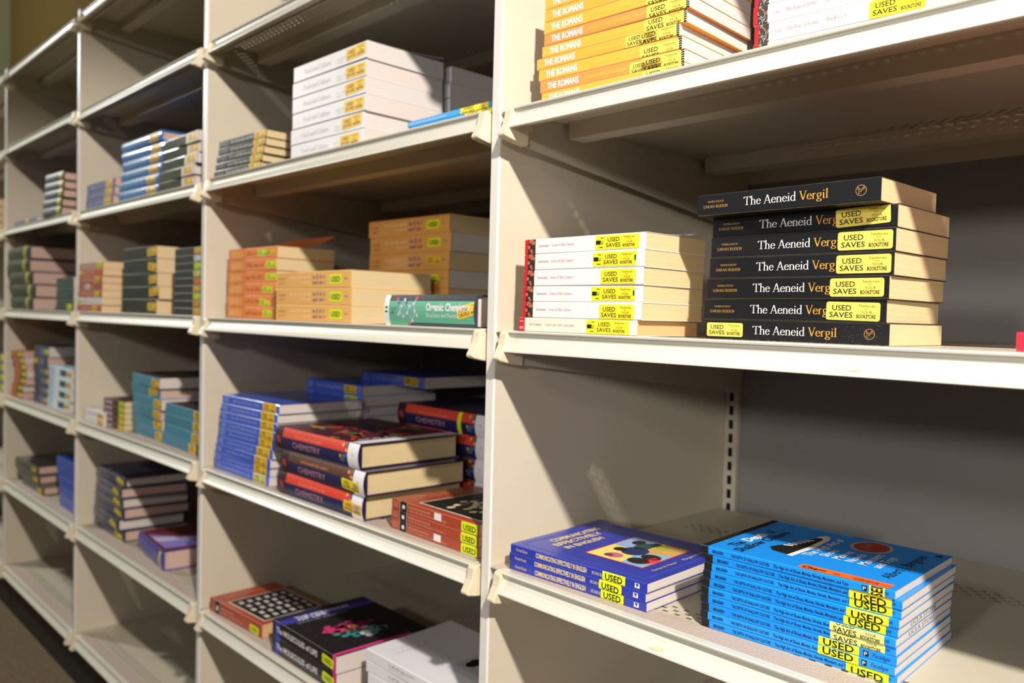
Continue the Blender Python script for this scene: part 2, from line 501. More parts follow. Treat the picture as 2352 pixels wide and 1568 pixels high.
for i in range(5):
    wd = P[i] - P[i + 1]
    protos = None
    for lv in ('TZABCDE'):
        t = thing('metal_shelf', 'cream metal shelf, %s level of the %s' % (LEVEL[lv], BAY[i]), 'shelf', (P[i + 1], 0, ZB[i][lv]), 0, 'metal shelves')
        if protos is None:
            protos = []
            for n, mb, kw in shelf_parts(wd):
                sub = kw.pop('sub', False)
                protos.append((mb.build(n, last if sub else t, **kw), sub))
                last = protos[-1][0]
            kids = dict((o.name, o) for o, _ in protos)
        else:
            for o, sub in protos:
                c = o.copy(); COL.objects.link(c); c.parent = last if sub else t
                last = c
                kids[o.name] = c
        rail = [c for c in t.children if c.name.startswith('price_rail')][0]
        if i == 0 and lv == 'B':      # loose fibres on the felt edge that faces the camera
            f = MB()
            for k in range(2600):
                x = RND.uniform(.05, wd - .05); y = RND.uniform(.006, .0375); l = RND.uniform(.0006, .0022); a = RND.uniform(0, 6.28)
                dx, dy = l * .7 * math.cos(a), l * .7 * math.sin(a)
                f.add([(x, y, -.0003), (x + .00025, y, -.0003), (x + dx, y + dy, -.0003 + l * RND.uniform(.3, .9))], [(0, 1, 2)], FELT)
            o = f.build('felt_fuzz', t); o['kind'] = 'stuff'
        if i == 0 and lv in 'BC':
            s_ = MB()
            TAPE = mat('dccf98', 0.6, 0, 0.1, 90)
            if lv == 'B':
                s_.add([(.498, -.0125, -.0235), (.512, -.0118, -.0222), (.507, -.0105, -.0200)], [(0, 1, 2)], TAPE)
                s_.add([(.475, -.0108, -.0212), (.490, -.0112, -.0216), (.490, -.0108, -.0212), (.475, -.0106, -.0209)], [(0, 1, 2, 3)], TAPE)
            else:
                s_.add([(.285, -.0122, -.0230), (.300, -.0126, -.0234), (.306, -.0098, -.0198), (.296, -.0098, -.0198)], [(0, 1, 2, 3)], TAPE)
            s_.build('tape_scrap', rail)['label'] = 'torn yellowed tape scrap on the rail'
        if i == 3 and lv == 'T':
            s_ = MB(); s_.box(.42, .15, -.0040, .50, .19, -.0028, mat('8a8420', 0.6)); s_.build('paper_label', t)['label'] = 'yellow label under the shelf'


# ------------------------------------------------------------------ books
def greek(pr, u0, u1, v, h, mm, seed, lay=2):       # words too blurred to read: uneven letter strokes
    r = random.Random(seed)
    u = u0
    while u < u1:
        for _ in range(r.randint(2, 7)):
            wd = h * r.uniform(.28, .62)
            if u + wd > u1:
                return
            k = r.choice((.62, .62, .66, 1.0))
            pr.rect(u, v, u + wd * .40, v + h * k, mm, lay)
            pr.rect(u + wd * .40, v + h * (k - .18), u + wd * .8, v + h * k, mm, lay)
            if r.random() < .5:
                pr.rect(u + wd * .40, v, u + wd * .8, v + h * .16, mm, lay)
            u += wd
        u += h * .5


def saves(pr, u, v, k=1.0, m=None, rot=0, lay=3, black=False):     # u,v = lower left of a 57 x 19 mm sticker
    base = Print()
    W_, H_ = .057 * k, .019 * k
    base.rrect(0, 0, W_, H_, .0025 * k, m or YELP, lay)
    T_ = lay + 1
    base.text(sans, 'USED', .0065 * k, .0102 * k, .0058 * k, BLK, .0205 * k, T_, bold=.012)
    base.text(sans, 'SAVES', .0038 * k, .0028 * k, .0058 * k, BLK, .0250 * k, T_, bold=.012)
    base.text(sans, 'Textbooks', .0345 * k, .0142 * k, .0026 * k, BLK, .0175 * k, T_)
    base.text(sans, 'from', .0405 * k, .0118 * k, .0015 * k, BLK, .0045 * k, T_)
    base.text(sans, 'YOUR', .0378 * k, .0075 * k, .0030 * k, BLK, .0110 * k, T_)
    base.text(sans, 'BOOKSTORE', .0328 * k, .0026 * k, .0040 * k, BLK, .0200 * k, T_, bold=.03)
    shift(pr, base, u, v, rot)


def used(pr, u, v, k=1.0, m=None, rot=0, lay=3, th=.0080):                   # 35 x 15 mm
    base = Print()
    base.rrect(0, 0, .035 * k, .015 * k, .003 * k, m or LIME, lay)
    base.text(sans, 'USED', .0042 * k, (.0150 * k - th * k) / 2, th * k, BLK, .0266 * k, lay + 1, bold=.022)
    shift(pr, base, u, v, rot)


def shift(pr, base, u, v, rot):
    c, s_ = math.cos(rot), math.sin(rot)
    for vs, fs, mm, lay in base.items:
        pr.items.append(([(u + c * x - s_ * y, v + s_ * x + c * y) for x, y in vs], fs, mm, lay))


def make_book(name, loc, rz, L, W, T, cover, page, label, group, spine=None, top=None, stickers=(), hard=False, curl=0.0, covstickers=(), seed=0, edges=None):
    t = thing(name, label, 'book', loc, rz, group)
    c = MB()
    if hard:
        th, b = .0026, min(.005, T * .13)
        n = 8
        fr = [(-b * (1 - (2 * k / n - 1) ** 2), T * k / n) for k in range(n + 1)]
        prof = [(W, 0)] + [(.004, 0)] + fr[0:] + [(.004, T)] + [(W, T), (W, T - th), (.006, T - th), (.003, T - th * 1.2), (.003, th * 1.2), (.006, th), (W, th)]
        ymap = lambda v: -b * (1 - (2 * v / T - 1) ** 2)
        cuts = [T * k / n for k in range(1, n)]
    else:
        th = .00045
        r = min(.0016, T * .14)
        prof = [(W, 0), (W * .5, 0), (r, 0)] + [(r - r * math.sin(k * PI / 8), r - r * math.cos(k * PI / 8)) for k in range(1, 5)]
        prof += [(r - r * math.cos(k * PI / 8), T - r + r * math.sin(k * PI / 8)) for k in range(0, 4)] + [(r, T)]
        cuts = (r * .12, r * .35, r * .65, r, T - r, T - r * .65, T - r * .35, T - r * .12)
        topz = lambda y: T + curl * max(0, (y / W - .25) / .75) ** 2
        prof += [(W * k / 10, topz(W * k / 10)) for k in range(1, 11)]
        prof += [(W * k / 10, topz(W * k / 10) - th) for k in range(10, 0, -1)]
        prof += [(th * 1.5, T - th), (th, T - r), (th, r), (th * 1.5, th), (W * .5, th), (W, th)]

        def ymap(v):
            if v < r:
                return r - math.sqrt(max(0, r * r - (r - v) ** 2))
            if v > T - r:
                return r - math.sqrt(max(0, r * r - (v - T + r) ** 2))
            return 0.0
    c.extrude_x(prof, 0, L, cover)
    fs_ = lambda u, v, e: (u, ymap(v) - e, v)
    tz0 = (lambda y: T + curl * max(0, (y / W - .25) / .75) ** 2)

    def tz(y):
        k = min(9, max(0, int(y / W * 10)))
        a = y / W * 10 - k
        return tz0(W * k / 10) * (1 - a) + tz0(W * (k + 1) / 10) * a
    ft = lambda p, q, e: (L - q, p, tz(p) + e)
    if spine:
        pr = Print(); spine(pr, L, T, seed); pr.put(c, fs_, clip=(.0002, .0002, L - .0002, T - .0002), cuts=cuts)
    if top:
        pr = Print(); top(pr, L, W, seed); pr.put(c, ft, clip=(.001, .0004, W - .0004, L - .0004), xcuts=[W * k / 10 for k in range(1, 10)] if curl else ())
    co = c.build('cover', t)
    g = MB()
    if hard:
        g.box(.0045, .003, th, L - .0045, W - .005, T - th, page)
    else:
        g.box(.0007, th, th, L - .0007, W - .0009, T - th, page)
        if edges:
            edges(g, L, W, T)
    g.build('page_block', t)
    for sk in stickers:
        m_ = MB(); pr = Print(); sk(pr, L, T); pr.put(m_, fs_, clip=(.0002, .0002, L - .0002, T - .0002), cuts=cuts)
        if m_.v:
            o = m_.build('sticker', t)
    for nm, sk in covstickers:
        m_ = MB(); pr = Print(); sk(pr, L, W); pr.put(m_, ft)
        m_.build(nm, t)
    return t


ORD = {1: ['only'], 2: ['lower', 'upper']}


def ordinal(i, n):
    w_ = ['', '', 'second', 'third', 'fourth', 'fifth', 'sixth', 'seventh', 'eighth', 'ninth', 'tenth', 'eleventh']
    if i == 0:
        return 'bottom one'
    if i == n - 1:
        return 'topmost'
    if i < (n + 1) / 2:
        return w_[i + 1] + ' from bottom'
    return w_[n - i] + ' from top'


def stack(name, desc, place, group, bay, lv, x, y, th, L, W, Ts, offs=None, cover=None, page=None, spine=None, top=None, st=None, hard=False,
          curl=0.0, jit=.35, seed=1, dys=None, covs=None, Lj=0.0, edges=None, labels=None, zadd=0.0):
    """books laid flat on one another, spines to the front; one object per book"""
    r = random.Random(seed)
    z = ZB[bay][lv] - (.0002 if y < .0375 and y > -.03 else .0012) + zadd
    n = len(Ts)
    c, s_ = math.cos(math.radians(th)), math.sin(math.radians(th))
    for i, T in enumerate(Ts):
        o = offs[i] if offs else 0.0
        dy = (dys[i] if dys else 0.0)
        lab = labels[i] if labels and labels[i] else '%s, %s of %s' % (desc, ordinal(i, n), place)
        if n == 1 and not labels:
            lab = '%s, %s' % (desc, place)
        cv = cover[i % len(cover)] if isinstance(cover, (list, tuple)) else cover
        pg = page[i % len(page)] if isinstance(page, (list, tuple)) else page
        sp = spine[i % len(spine)] if isinstance(spine, (list, tuple)) else spine
        stk = st(i, n) if st else ()
        make_book(name, (x + c * o - s_ * dy, y + s_ * o + c * dy, z), math.radians(th + r.uniform(-jit, jit)), L - r.uniform(0, Lj), W * r.uniform(.985, 1.0), T,
                  cv, pg, lab, group, sp, top if i == n - 1 else None, stk, hard, curl if i == n - 1 else 0.0, covs if (covs and i == n - 1) else (), seed * 31 + i, edges)
        z += T
# ---- covers and spines ------------------------------------------------
def C(h, rough=.38, coat=.15):
    return mat(h, rough, coat, .03, 25)


CREAM = paper('cfb88c'); PINKW = paper('d0c3bd'); WHITEP = paper('cdc5c0'); TAN = paper('cfa873'); GREYP = paper('cfc4ba'); CREAM2 = paper('d0ba8e'); PEACH = paper('d9bd93'); ROSE = paper('c9a79a')
black_c = C('17181c'); gold = ink('e3a13d'); dull_gold = ink('b58a4c'); grey_t = ink('8d8684'); red_t = ink('c77f80'); rust_t = ink('b08078')
red = C('cf2430'); darkpic = ink('2a201f'); orange_blob = ink('c46a3c')


def sp_aeneid(pr, L, T, s):
    m = T / 2
    pr.text(serif, 'TRANSLATED BY', .0135, m + .0022, .0021, dull_gold, .0215)
    pr.text(serif, 'SARAH RUDEN', .0080, m - .0037, .0032, dull_gold, .0315)
    dim = s % 31 == 5
    pr.text(serif, 'The Aeneid', .0595, m - .0040, .0092, WHT, .0612, thick=.100, thin=.038)
    pr.text(serif, 'Vergil', .1245, m - .0040, .0092, gold, .0310, thick=.100, thin=.038)
    k = .1890
    for a in range(24):
        p0, p1 = arc(k, m, .0054, .0054, a * 15, a * 15 + 15, 1)
        q0, q1 = arc(k, m, .0049, .0049, a * 15, a * 15 + 15, 1)
        pr.poly([p0, p1, q1, q0], dull_gold, 2)
    for dx, txt, dy in ((-.0036, 'h', .0005), (-.0008, 'P', -.0016), (-.0030, 'E', -.0034), (.0012, 'R', .0006)):
        pr.text(serif, txt, k + dx, m + dy, .0030, dull_gold, .0026)


def sp_aeneid_worn(pr, L, T, s):
    sp_aeneid(pr, L, T, s)
    r = random.Random(3)
    for k in range(70):
        u, v = .150 + r.random() ** .7 * .05, r.uniform(.1, .95) * T
        d = r.uniform(.0003, .0012)
        pr.poly([(u, v), (u + d, v + d * .3), (u + d * .6, v + d)], ink('55504c'), 3)


def sp_suet(pr, L, T, s):
    pr.rect(0, 0, L, T, WHT, 0); pr.rect(0, 0, .006, T, red, 1); pr.rect(.006, 0, .0195, T, darkpic, 1)
    r = random.Random(5)
    for k in range(9):
        u, v = .0075 + r.random() * .010, r.random() * T
        pr.disc(u, v, .0022, .0009 + r.random() * .0016, orange_blob, 2, 8)
    pr.text(serif, 'Suetonius', .0250, T * .46, .0034, grey_t, .0190)
    pr.text(serif, 'Lives of the Caesars', .0485, T * .46, .0034, red_t, .0390)


def sp_suet_old(pr, L, T, s):
    pr.rect(0, 0, L, T, ink('e0d9c8'), 0); pr.rect(0, 0, .011, T, red, 1)
    for v in (.2, .28, .7):
        pr.rect(.002, T * v, .009, T * v + .0016, ink('e28aa8'), 2)
    pr.text(serif, 'SUETONIUS', .0190, T * .44, .0030, grey_t, .0230)
    pr.text(serif, 'LIVES OF THE CAESARS', .0490, T * .44, .0030, grey_t, .0500)


def sp_livy(pr, L, T, s):
    pr.rect(0, 0, L, T, WHT, 0); pr.rect(0, 0, .0052, T, red, 1); pr.rect(.0052, 0, .0172, T, ink('3b3838'), 1)
    r = random.Random(8)
    for k in range(14):
        u, v = .0068 + r.random() * .0088, r.random() * T
        a0 = r.uniform(0, 360)
        p, q = arc(u, v, .0020, .0026, a0, a0 + 150, 5), arc(u, v, .0014, .0019, a0, a0 + 150, 5)
        pr.poly(p + q[::-1], ink(('c9a07a', 'b9b0a4')[k % 2]), 2)
    pr.text(serif, 'Livy', .0240, T * .40, .0044, grey_t, .0085)
    pr.text(serif, 'The Rise of Rome', .0375, T * .40, .0044, rust_t, .0360)
    pr.text(serif, '.', .0765, T * .40, .0044, grey_t)
    pr.text(serif, 'Books 1-5', .0820, T * .40, .0044, rust_t, .0215)


def sp_romans(pr, L, T, s):
    pr.text(sans, 'THE ROMANS', .0125, T * .24, .0085, WHT, .0530, bold=.035)
    pr.text(sans, 'ANTONY KAMM AND ABIGAIL GRAHAM', .0740, T * .34, .0050, ink('f6c740'), .0880)
    u0 = L - .0065
    pr.rect(u0, 0, L, T, BLK, 1)
    for k in range(7):
        v = k * T / 6
        for du in (0, .0033):
            pr.poly([(u0 + du, v - .0012), (u0 + du + .0016, v), (u0 + du + .0032, v - .0012), (u0 + du + .0032, v - .0006), (u0 + du + .0016, v + .0006), (u0 + du, v - .0006)], WHT, 2)


cream_t = ink('e3cd9a')


def sp_english(pr, L, T, s):
    pr.text(sans, 'Porter/Grant', .0110, T * .34, .0042, cream_t, .0200)
    pr.text(sans, 'COMMUNICATING EFFECTIVELY IN ENGLISH', .0460, T * .24, .0064, cream_t, .0860, bold=.03)
    pr.text(sans, 'SECOND EDITION', .1400, T * .34, .0038, cream_t, .0240)
    pr.rect(.205, T * .25, .212, T * .75, WHT, 2)
    pr.poly([(.206, T * .7), (.2085, T * .3), (.211, T * .7)], ink('2a3f9c'), 3)


def cv_english(pr, L, W, s):
    ln = ink('5560b8')
    for a, b in ((.010, .0107), (.0125, .0132)):
        pr.rect(a, .012, b, L - .012, ln, 1); pr.rect(W - b, .012, W - a, L - .012, ln, 1)
        pr.rect(.012, a, W - .012, b, ln, 1); pr.rect(.012, L - b, W - .012, L - a, ln, 1)
    pr.text(sans, 'An Oral Communication Course', .050, L - .0165, .0045, ln, .080)
    pr.text(sans, 'COMMUNICATING', .050, L - .0340, .0115, cream_t, .102, bold=.03)
    pr.text(sans, 'EFFECTIVELY', .038, L - .0510, .0115, cream_t, .098, bold=.03)
    pr.text(sans, 'IN ENGLISH', .040, L - .0680, .0110, cream_t, .078, bold=.03)
    u0, v0, u1, v1 = .045, .040, .152, .128
    pr.rect(u0 - .002, v0 - .002, u1 + .002, v1 + .002, ink('d2343a'), 2)
    pr.rect(u0, v0, u1, v1, ink('ecd673'), 3)
    pr.poly([(u0, v0), (u0 + .068, v0), (u0 + .050, v0 + .040), (u0, v0 + .032)], ink('7fb6da'), 4)
    pr.poly([(u0 + .068, v0), (u1, v0), (u1, v0 + .036), (u0 + .050, v0 + .040)], ink('c9a35c'), 4)
    pr.rect(u0 + .058, v0 + .046, u1, v1, ink('8fb0cf'), 4)
    for u, v, ru, rv, h in ((.020, .020, .013, .015, '2b1e1c'), (.044, .017, .012, .014, '26201f'), (.032, .008, .018, .008, 'd8413f'), (.052, .048, .020, .018, '27305c'), (.046, .068, .009, .009, '211c1f'),
                            (.078, .052, .018, .012, '2d4b46'), (.088, .068, .011, .009, '2a2224'), (.018, .056, .011, .012, 'c06a86'), (.014, .062, .006, .007, '3b2f6a'), (.090, .032, .012, .010, 'a9a83c'), (.094, .044, .009, .008, '1f1a1a')):
        pr.disc(u0 + u, v0 + v, ru, rv, ink(h), 5, 14)
    pr.text(sans, 'Patricia A. Porter', .045, .022, .0052, cream_t, .052)
    pr.text(sans, 'Margaret Grant', .112, .022, .0052, cream_t, .048)


navy_t = ink('12306e')
deep_t = ink('0d2450')


def sp_berg(pr, L, T, s):
    pr.rect(0, 0, .0095, T, BLK, 1)
    pr.text(sans, 'BERGESEN', .0150, T * .34, .0032, deep_t, .0135, bold=.02)
    pr.text(sans, 'THE DEPTH OF SHALLOW CULTURE', .0380, T * .33, .0034, deep_t, .0445, bold=.01)
    pr.text(sans, 'The High Art of Shoes, Movies, Novels, Monsters, and Toys', .0870, T * .33, .0036, deep_t, .0790, bold=.012)
    pr.rect(.1790, T * .22, .1840, T * .82, BLK, 2); pr.text(sans, 'P', .1800, T * .3, .0038, WHT, .0028, 3)
    pr.text(serif, 'Paradigm', .1875, T * .36, .0040, deep_t, .0165, shear=.25)


def cv_berg(pr, L, W, s):
    pr.rect(0, L - .0085, W, L, BLK, 1)
    k = .83
    pr.text(sans, 'The', W * .13, L - .0315, .0125, BLK, .024, bold=.02)
    pr.text(sans, 'Depth', W * .31, L - .0315, .0125, WHT, .045, bold=.035)
    pr.text(sans, 'of', W * .62, L - .0315, .0125, BLK, .014)
    pr.text(sans, 'Shallow Culture', W * .05, L - .0460, .0125, BLK, .118, bold=.02)
    pr.poly([(W * a, L - L * b) for a, b in [(.22, .400), (.24, .310), (.30, .270), (.38, .285), (.44, .312), (.56, .338), (.68, .352), (.75, .370), (.77, .400), (.50, .412)]], BLK, 2)
    pr.poly([(W * a, L - L * b) for a, b in [(.20, .402), (.50, .414), (.74, .404), (.765, .385), (.75, .362), (.80, .358), (.85, .380), (.84, .408), (.76, .432), (.50, .446), (.20, .432)]], ink('ddd8d0'), 3)
    for q in range(6):
        pr.poly([(W * (.40 + q * .045), L - L * (.305 + q * .008)), (W * (.418 + q * .045), L - L * (.300 + q * .008)), (W * (.445 + q * .045), L - L * (.345 + q * .007)), (W * (.425 + q * .045), L - L * (.350 + q * .007))], WHT, 4)
    for q, tx in enumerate(('The High Art of', 'Shoes', 'Movies', 'Novels', 'Monsters', 'and Toys')):
        pr.text(sans, tx, W * (.29 if q == 0 else .36), L - .104 - q * .0138, .0105, WHT, bold=.01)
    pr.disc(W * .80, L - .136, W * .155, .022, ink('b9a49c'), 2, 28)
    pr.disc(W * .80, L - .136, W * .135, .0185, ink('9c3a2c'), 3, 28)
    pr.text(sans, 'TUCK', W * .735, L - .134, .0070, ink('c98f80'), W * .14, 4)
    pr.text(sans, 'Albert J. Bergesen', W * .20, .0165, .0120, BLK, W * .66)
    pr.rect(W * .90, .006, W * .94, .013, BLK, 2)


def st_chegg(pr, L, W):
    pr.rrect(.001, .006, .0165, .0980, .002, ink('f0641f'), 3)
    pr.items.append(([(0.0125 - 0, 0)], [], BLK, 3))
    base = Print(); base.text(sans, 'Chegg', 0, 0, .0080, BLK, .0250, 4, bold=.04)
    r = random.Random(4)
    u = .052
    while u < .076:
        wd = r.choice((.0004, .0007, .0011)); base.rect(u, -.001, u + wd, .007, BLK, 4); u += wd + r.choice((.0005, .0009))
    base.rect(.032, .001, .040, .0022, BLK, 4); base.rect(.032, .004, .039, .0050, BLK, 4); base.text(sans, 'USA', .080, .001, .004, BLK, .008, 4)
    shift(pr, base, .0045, .0950, -PI / 2)


def text_only(words, base, m_, h, u0, u1, vf=.35, g2=None):
    def f(pr, L, T, s):
        greek(pr, L * u0, L * u1, T * vf, h, m_, s if base is None else base)
        if g2:
            g2(pr, L, T, s)
    return f


def sp_food(pr, L, T, s):
    pr.text(serif, 'Food and Culture', L * .16, T * .36, .0085, ink('c3c6bd'), L * .38)
    greek(pr, L * .62, L * .74, T * .42, .0042, ink('c9ccc4'), s); greek(pr, L * .62, L * .72, T * .22, .0042, ink('c9ccc4'), s + 1)
    pr.rect(0, 0, L, .0011, ink('1c6b4a'), 1)


def sp_black(pr, L, T, s):
    pr.rect(L * .02, T * .2, L * .22, T * .8, ink('353138'), 1)
    greek(pr, L * .27, L * .75, T * .34, T * .34, WHT, s % 4)


def sp_org(pr, L, T, s):
    pr.rect(L * .06, T * .15, L * .33, T * .85, ink('f3a65a'), 1)
    greek(pr, L * .08, L * .31, T * .28, T * .48, ink('f6c187'), 3); greek(pr, L * .40, L * .76, T * .34, T * .36, ink('b0541f'), s)


def sp_yel(pr, L, T, s):
    greek(pr, L * .04, L * .15, T * .52, T * .16, ink('b5713a'), 4); greek(pr, L * .05, L * .14, T * .25, T * .14, ink('b5713a'), 5)
    greek(pr, L * .20, L * .50, T * .58, T * .15, ink('f8dfb0'), 6); greek(pr, L * .36, L * .50, T * .28, T * .13, ink('f8dfb0'), 7)
    greek(pr, L * .52, L * .69, T * .55, T * .22, ink('6a3c86'), 8); greek(pr, L * .52, L * .69, T * .22, T * .24, ink('6a3c86'), 9)
    greek(pr, L * .92, L * .96, T * .48, T * .12, ink('9a6a8a'), 10)


def sp_organic(pr, L, T, s):
    pr.rect(0, 0, L, T, ink('62ad90'), 0)
    pr.rect(0, 0, L * .06, T, ink('e6ebe6'), 1)
    for v in (.42, .56):
        pr.rect(L * .015, T * v, L * .045, T * v + .003, BLK, 2)
    pr.rect(L * .06, T * .80, L, T, ink('262733'), 1); pr.rect(L * .30, 0, L, T * .12, ink('3a4a4a'), 1)
    greek(pr, L * .09, L * .17, T * .52, .0050, ink('1f5a50'), 2); greek(pr, L * .09, L * .15, T * .38, .0050, ink('1f5a50'), 3)
    N = [(.20, .74), (.24, .62), (.22, .44), (.27, .30), (.33, .42), (.36, .62), (.31, .74), (.42, .72), (.45, .90), (.44, .48), (.47, .34), (.40, .18), (.34, .08), (.20, .36), (.28, .84), (.17, .86)]
    E_ = [(0, 1), (1, 2), (2, 3), (3, 4), (4, 5), (5, 6), (6, 1), (5, 7), (7, 8), (7, 9), (9, 10), (9, 11), (11, 12), (2, 13), (6, 14), (0, 15), (4, 11)]
    for a, b in E_:
        p, q = (L * N[a][0] * .8 + L * .02, T * N[a][1]), (L * N[b][0] * .8 + L * .02, T * N[b][1])
        d = math.hypot(q[0] - p[0], q[1] - p[1]); nx, ny = -(q[1] - p[1]) / d * .0012, (q[0] - p[0]) / d * .0012
        pr.poly([(p[0] + nx, p[1] + ny), (q[0] + nx, q[1] + ny), (q[0] - nx, q[1] - ny), (p[0] - nx, p[1] - ny)], ink('a9b2bd'), 2)
    for k, (a, b) in enumerate(N):
        pr.disc(L * a * .8 + L * .02, T * b, .0028, .0028, ink(('cf3a3a', '3a48b0', 'c7ccd6')[0 if k in (8, 15, 12) else 1 if k in (6, 0) else 2]), 3, 10)
    pr.text(sans, 'Organic Chemistry', L * .50, T * .50, .0115, WHT, L * .46, 4, bold=.03)
    pr.text(sans, 'Structure and Function', L * .50, T * .29, .0065, ink('dfeee6'), L * .37, 4)


def sp_blue(pr, L, T, s):
    greek(pr, L * .20, L * .68, T * .36, T * .30, ink('9fb0ea'), s % 5 + 3); pr.rect(L * .03, T * .2, L * .12, T * .8, ink('6f87dc'), 1)


def sp_chem(pr, L, T, s):
    pr.rect(0, 0, L, T, ink('1f2050'), 0)
    pr.rect(0, 0, L * .10, T, ink('35131f'), 1)
    pr.text(sans, 'N', L * .025, T * .30, T * .34, ink('c24a52'), L * .045, 2, bold=.03)
    pr.rect(L * .10, T * .58, L * .87, T, ink('d9432f') if s % 31 != 1 else ink('5a3a26'), 1)
    pr.text(sans, 'CHEMISTRY', L * .23, T * .20, T * .27, ink('c98f9c'), L * .34, 2)
    greek(pr, L * .26, L * .60, T * .66, T * .10, ink('ee8a70'), 5)
    r = random.Random(2)
    for k in range(16):
        pr.disc(L * r.uniform(.80, .87), T * r.uniform(.1, .95), L * .010, T * .07, ink(r.choice(('3f7a4a', 'd8c03a', 'b83a5a', '3a6aa8'))), 2, 8)
    pr.rect(L * .885, 0, L, T, ink('ece8ee'), 3)
    greek(pr, L * .93, L * .96, T * .5, T * .1, ink('a9a4b4'), 6, 4)


def cv_chem(pr, L, W, s):
    pr.rect(0, 0, W, L, ink('4a1a22'), 1)
    r = random.Random(12)
    for k in range(34):
        p, q = r.uniform(.02, .9) * W, r.uniform(.08, .80) * L
        a = r.uniform(0, 3.1); l, b = r.uniform(.02, .06), r.uniform(.004, .012)
        c, s_ = math.cos(a), math.sin(a)
        pr.poly([(p + c * l, q + s_ * l), (p - s_ * b, q + c * b), (p - c * l, q - s_ * l), (p + s_ * b, q - c * b)], ink(r.choice(('c8362c', 'd9542c', '2a2c6a', '1d1428', '3f7a4a', '8a1f2a', 'c9a03a'))), 2 + k % 3)
    pr.rect(0, 0, W, L * .10, ink('e4dfe4'), 6)
    greek(pr, W * .1, W * .55, L * .13, .010, WHT, 9, 6)


def sp_rust(pr, L, T, s):
    for v in (.3, .5, .7):
        pr.rect(L * .015, T * v, L * .085, T * v + .0009, ink('d69a7c'), 1)
    pr.rect(L * .10, 0, L * .20, T, BLK, 1); pr.rect(L * .103, 0, L * .107, T, ink('d9c9b0'), 2); pr.rect(L * .193, 0, L * .197, T, ink('d9c9b0'), 2)
    pr.rect(L * .135, T * .3, L * .165, T * .65, ink('e9e1d8'), 2)
    greek(pr, L * .22, L * .48, T * .54, T * .20, ink('e0a890'), s); greek(pr, L * .22, L * .66, T * .22, T * .18, ink('d49a80'), s + 3)


def cv_rust(grid):
    def f(pr, L, W, s):
        greek(pr, W * .15, W * .80, L * .90, .007, ink('d99a80'), 4); greek(pr, W * .15, W * .85, L * .85, .006, ink('cf8c70'), 5)
        a, b, c, d = W * .10, L * .08, W * .92, L * .74
        pr.rect(a - .003, b - .003, c + .003, d + .003, ink('e6d8c4'), 1); pr.rect(a, b, c, d, BLK, 2)
        if grid:
            for i in range(6):
                for j in range(5):
                    u, v = a + (c - a) * (.08 + i * .155 + .03 * (j % 2)), b + (d - b) * (.08 + j * .18)
                    pr.rect(u, v, u + (c - a) * .075, v + (d - b) * .10, ink('d9cfce'), 3)
        else:
            r = random.Random(3)
            for k in range(40):
                pr.disc(a + (c - a) * r.gauss(.5, .17), b + (d - b) * r.gauss(.50, .16), .008, .006, ink(('e3d3a8', 'd6c596')[k % 2]), 3 + k % 2, 9)
    return f


def sp_mol(pr, L, T, s):
    pr.rect(0, 0, L * .045, T, ink('22243c'), 1); pr.rect(L * .045, 0, L * .13, T, ink('3d3f9e'), 1)
    pr.text(sans, 'The MOLECULES of LIFE', L * .07, T * .36, T * .33, WHT, L * .66, 2, bold=.02)
    pr.rect(L * .955, 0, L, T, ink('d43a86'), 1)
    greek(pr, L * .84, L * .92, T * .2, T * .1, ink('9a93b8'), 4)


def cv_mol(pr, L, W, s):
    pr.rect(0, 0, W, L, ink('191418'), 1)
    r = random.Random(6)
    for k in range(110):
        u, v = W * r.uniform(.05, .93), L * r.uniform(.08, .72)
        a = r.uniform(0, 360)
        p, q = arc(u, v, .006, .005, a, a + 170, 4), arc(u, v, .005, .0042, a, a + 170, 4)
        pr.poly(p + q[::-1], ink(('3a3033', '2d2c3d')[k % 2]), 2)
    pr.rect(0, L * .90, W, L, ink('23244a'), 2); pr.rect(0, L * .80, W, L * .90, ink('3c3da0'), 2)
    pr.text(sans, 'THE MOLECULES', W * .16, L * .865, .0105, WHT, W * .58, 3, bold=.03); pr.text(sans, 'OF LIFE', W * .16, L * .815, .0105, WHT, W * .30, 3, bold=.03)
    greek(pr, W * .12, W * .66, L * .76, .0055, ink('b9b2ae'), 8, 3)
    for cx, cy, col_, n in ((.36, .48, 'd03a72', 26), (.50, .44, '7a1f45', 20), (.42, .33, '3f8a86', 14), (.50, .27, 'b9c4c6', 14), (.62, .28, '5f9aa0', 12), (.44, .40, 'c08a3a', 8)):
        for k in range(n):
            pr.disc(W * (cx + r.gauss(0, .06)), L * (cy + r.gauss(0, .045)), .008, .006, ink(col_), 3 + k % 3, 9)
    pr.rect(0, L * .012, W * .8, L * .05, ink('d43a86'), 6)


def sp_white(pr, L, T, s):
    greek(pr, L * .24, L * .50, T * .52, .0042, ink('9c97a0'), 4); greek(pr, L * .24, L * .40, T * .28, .0032, ink('c3bec6'), 5); greek(pr, L * .56, L * .72, T * .3, .0036, ink('c9c4cc'), 6)


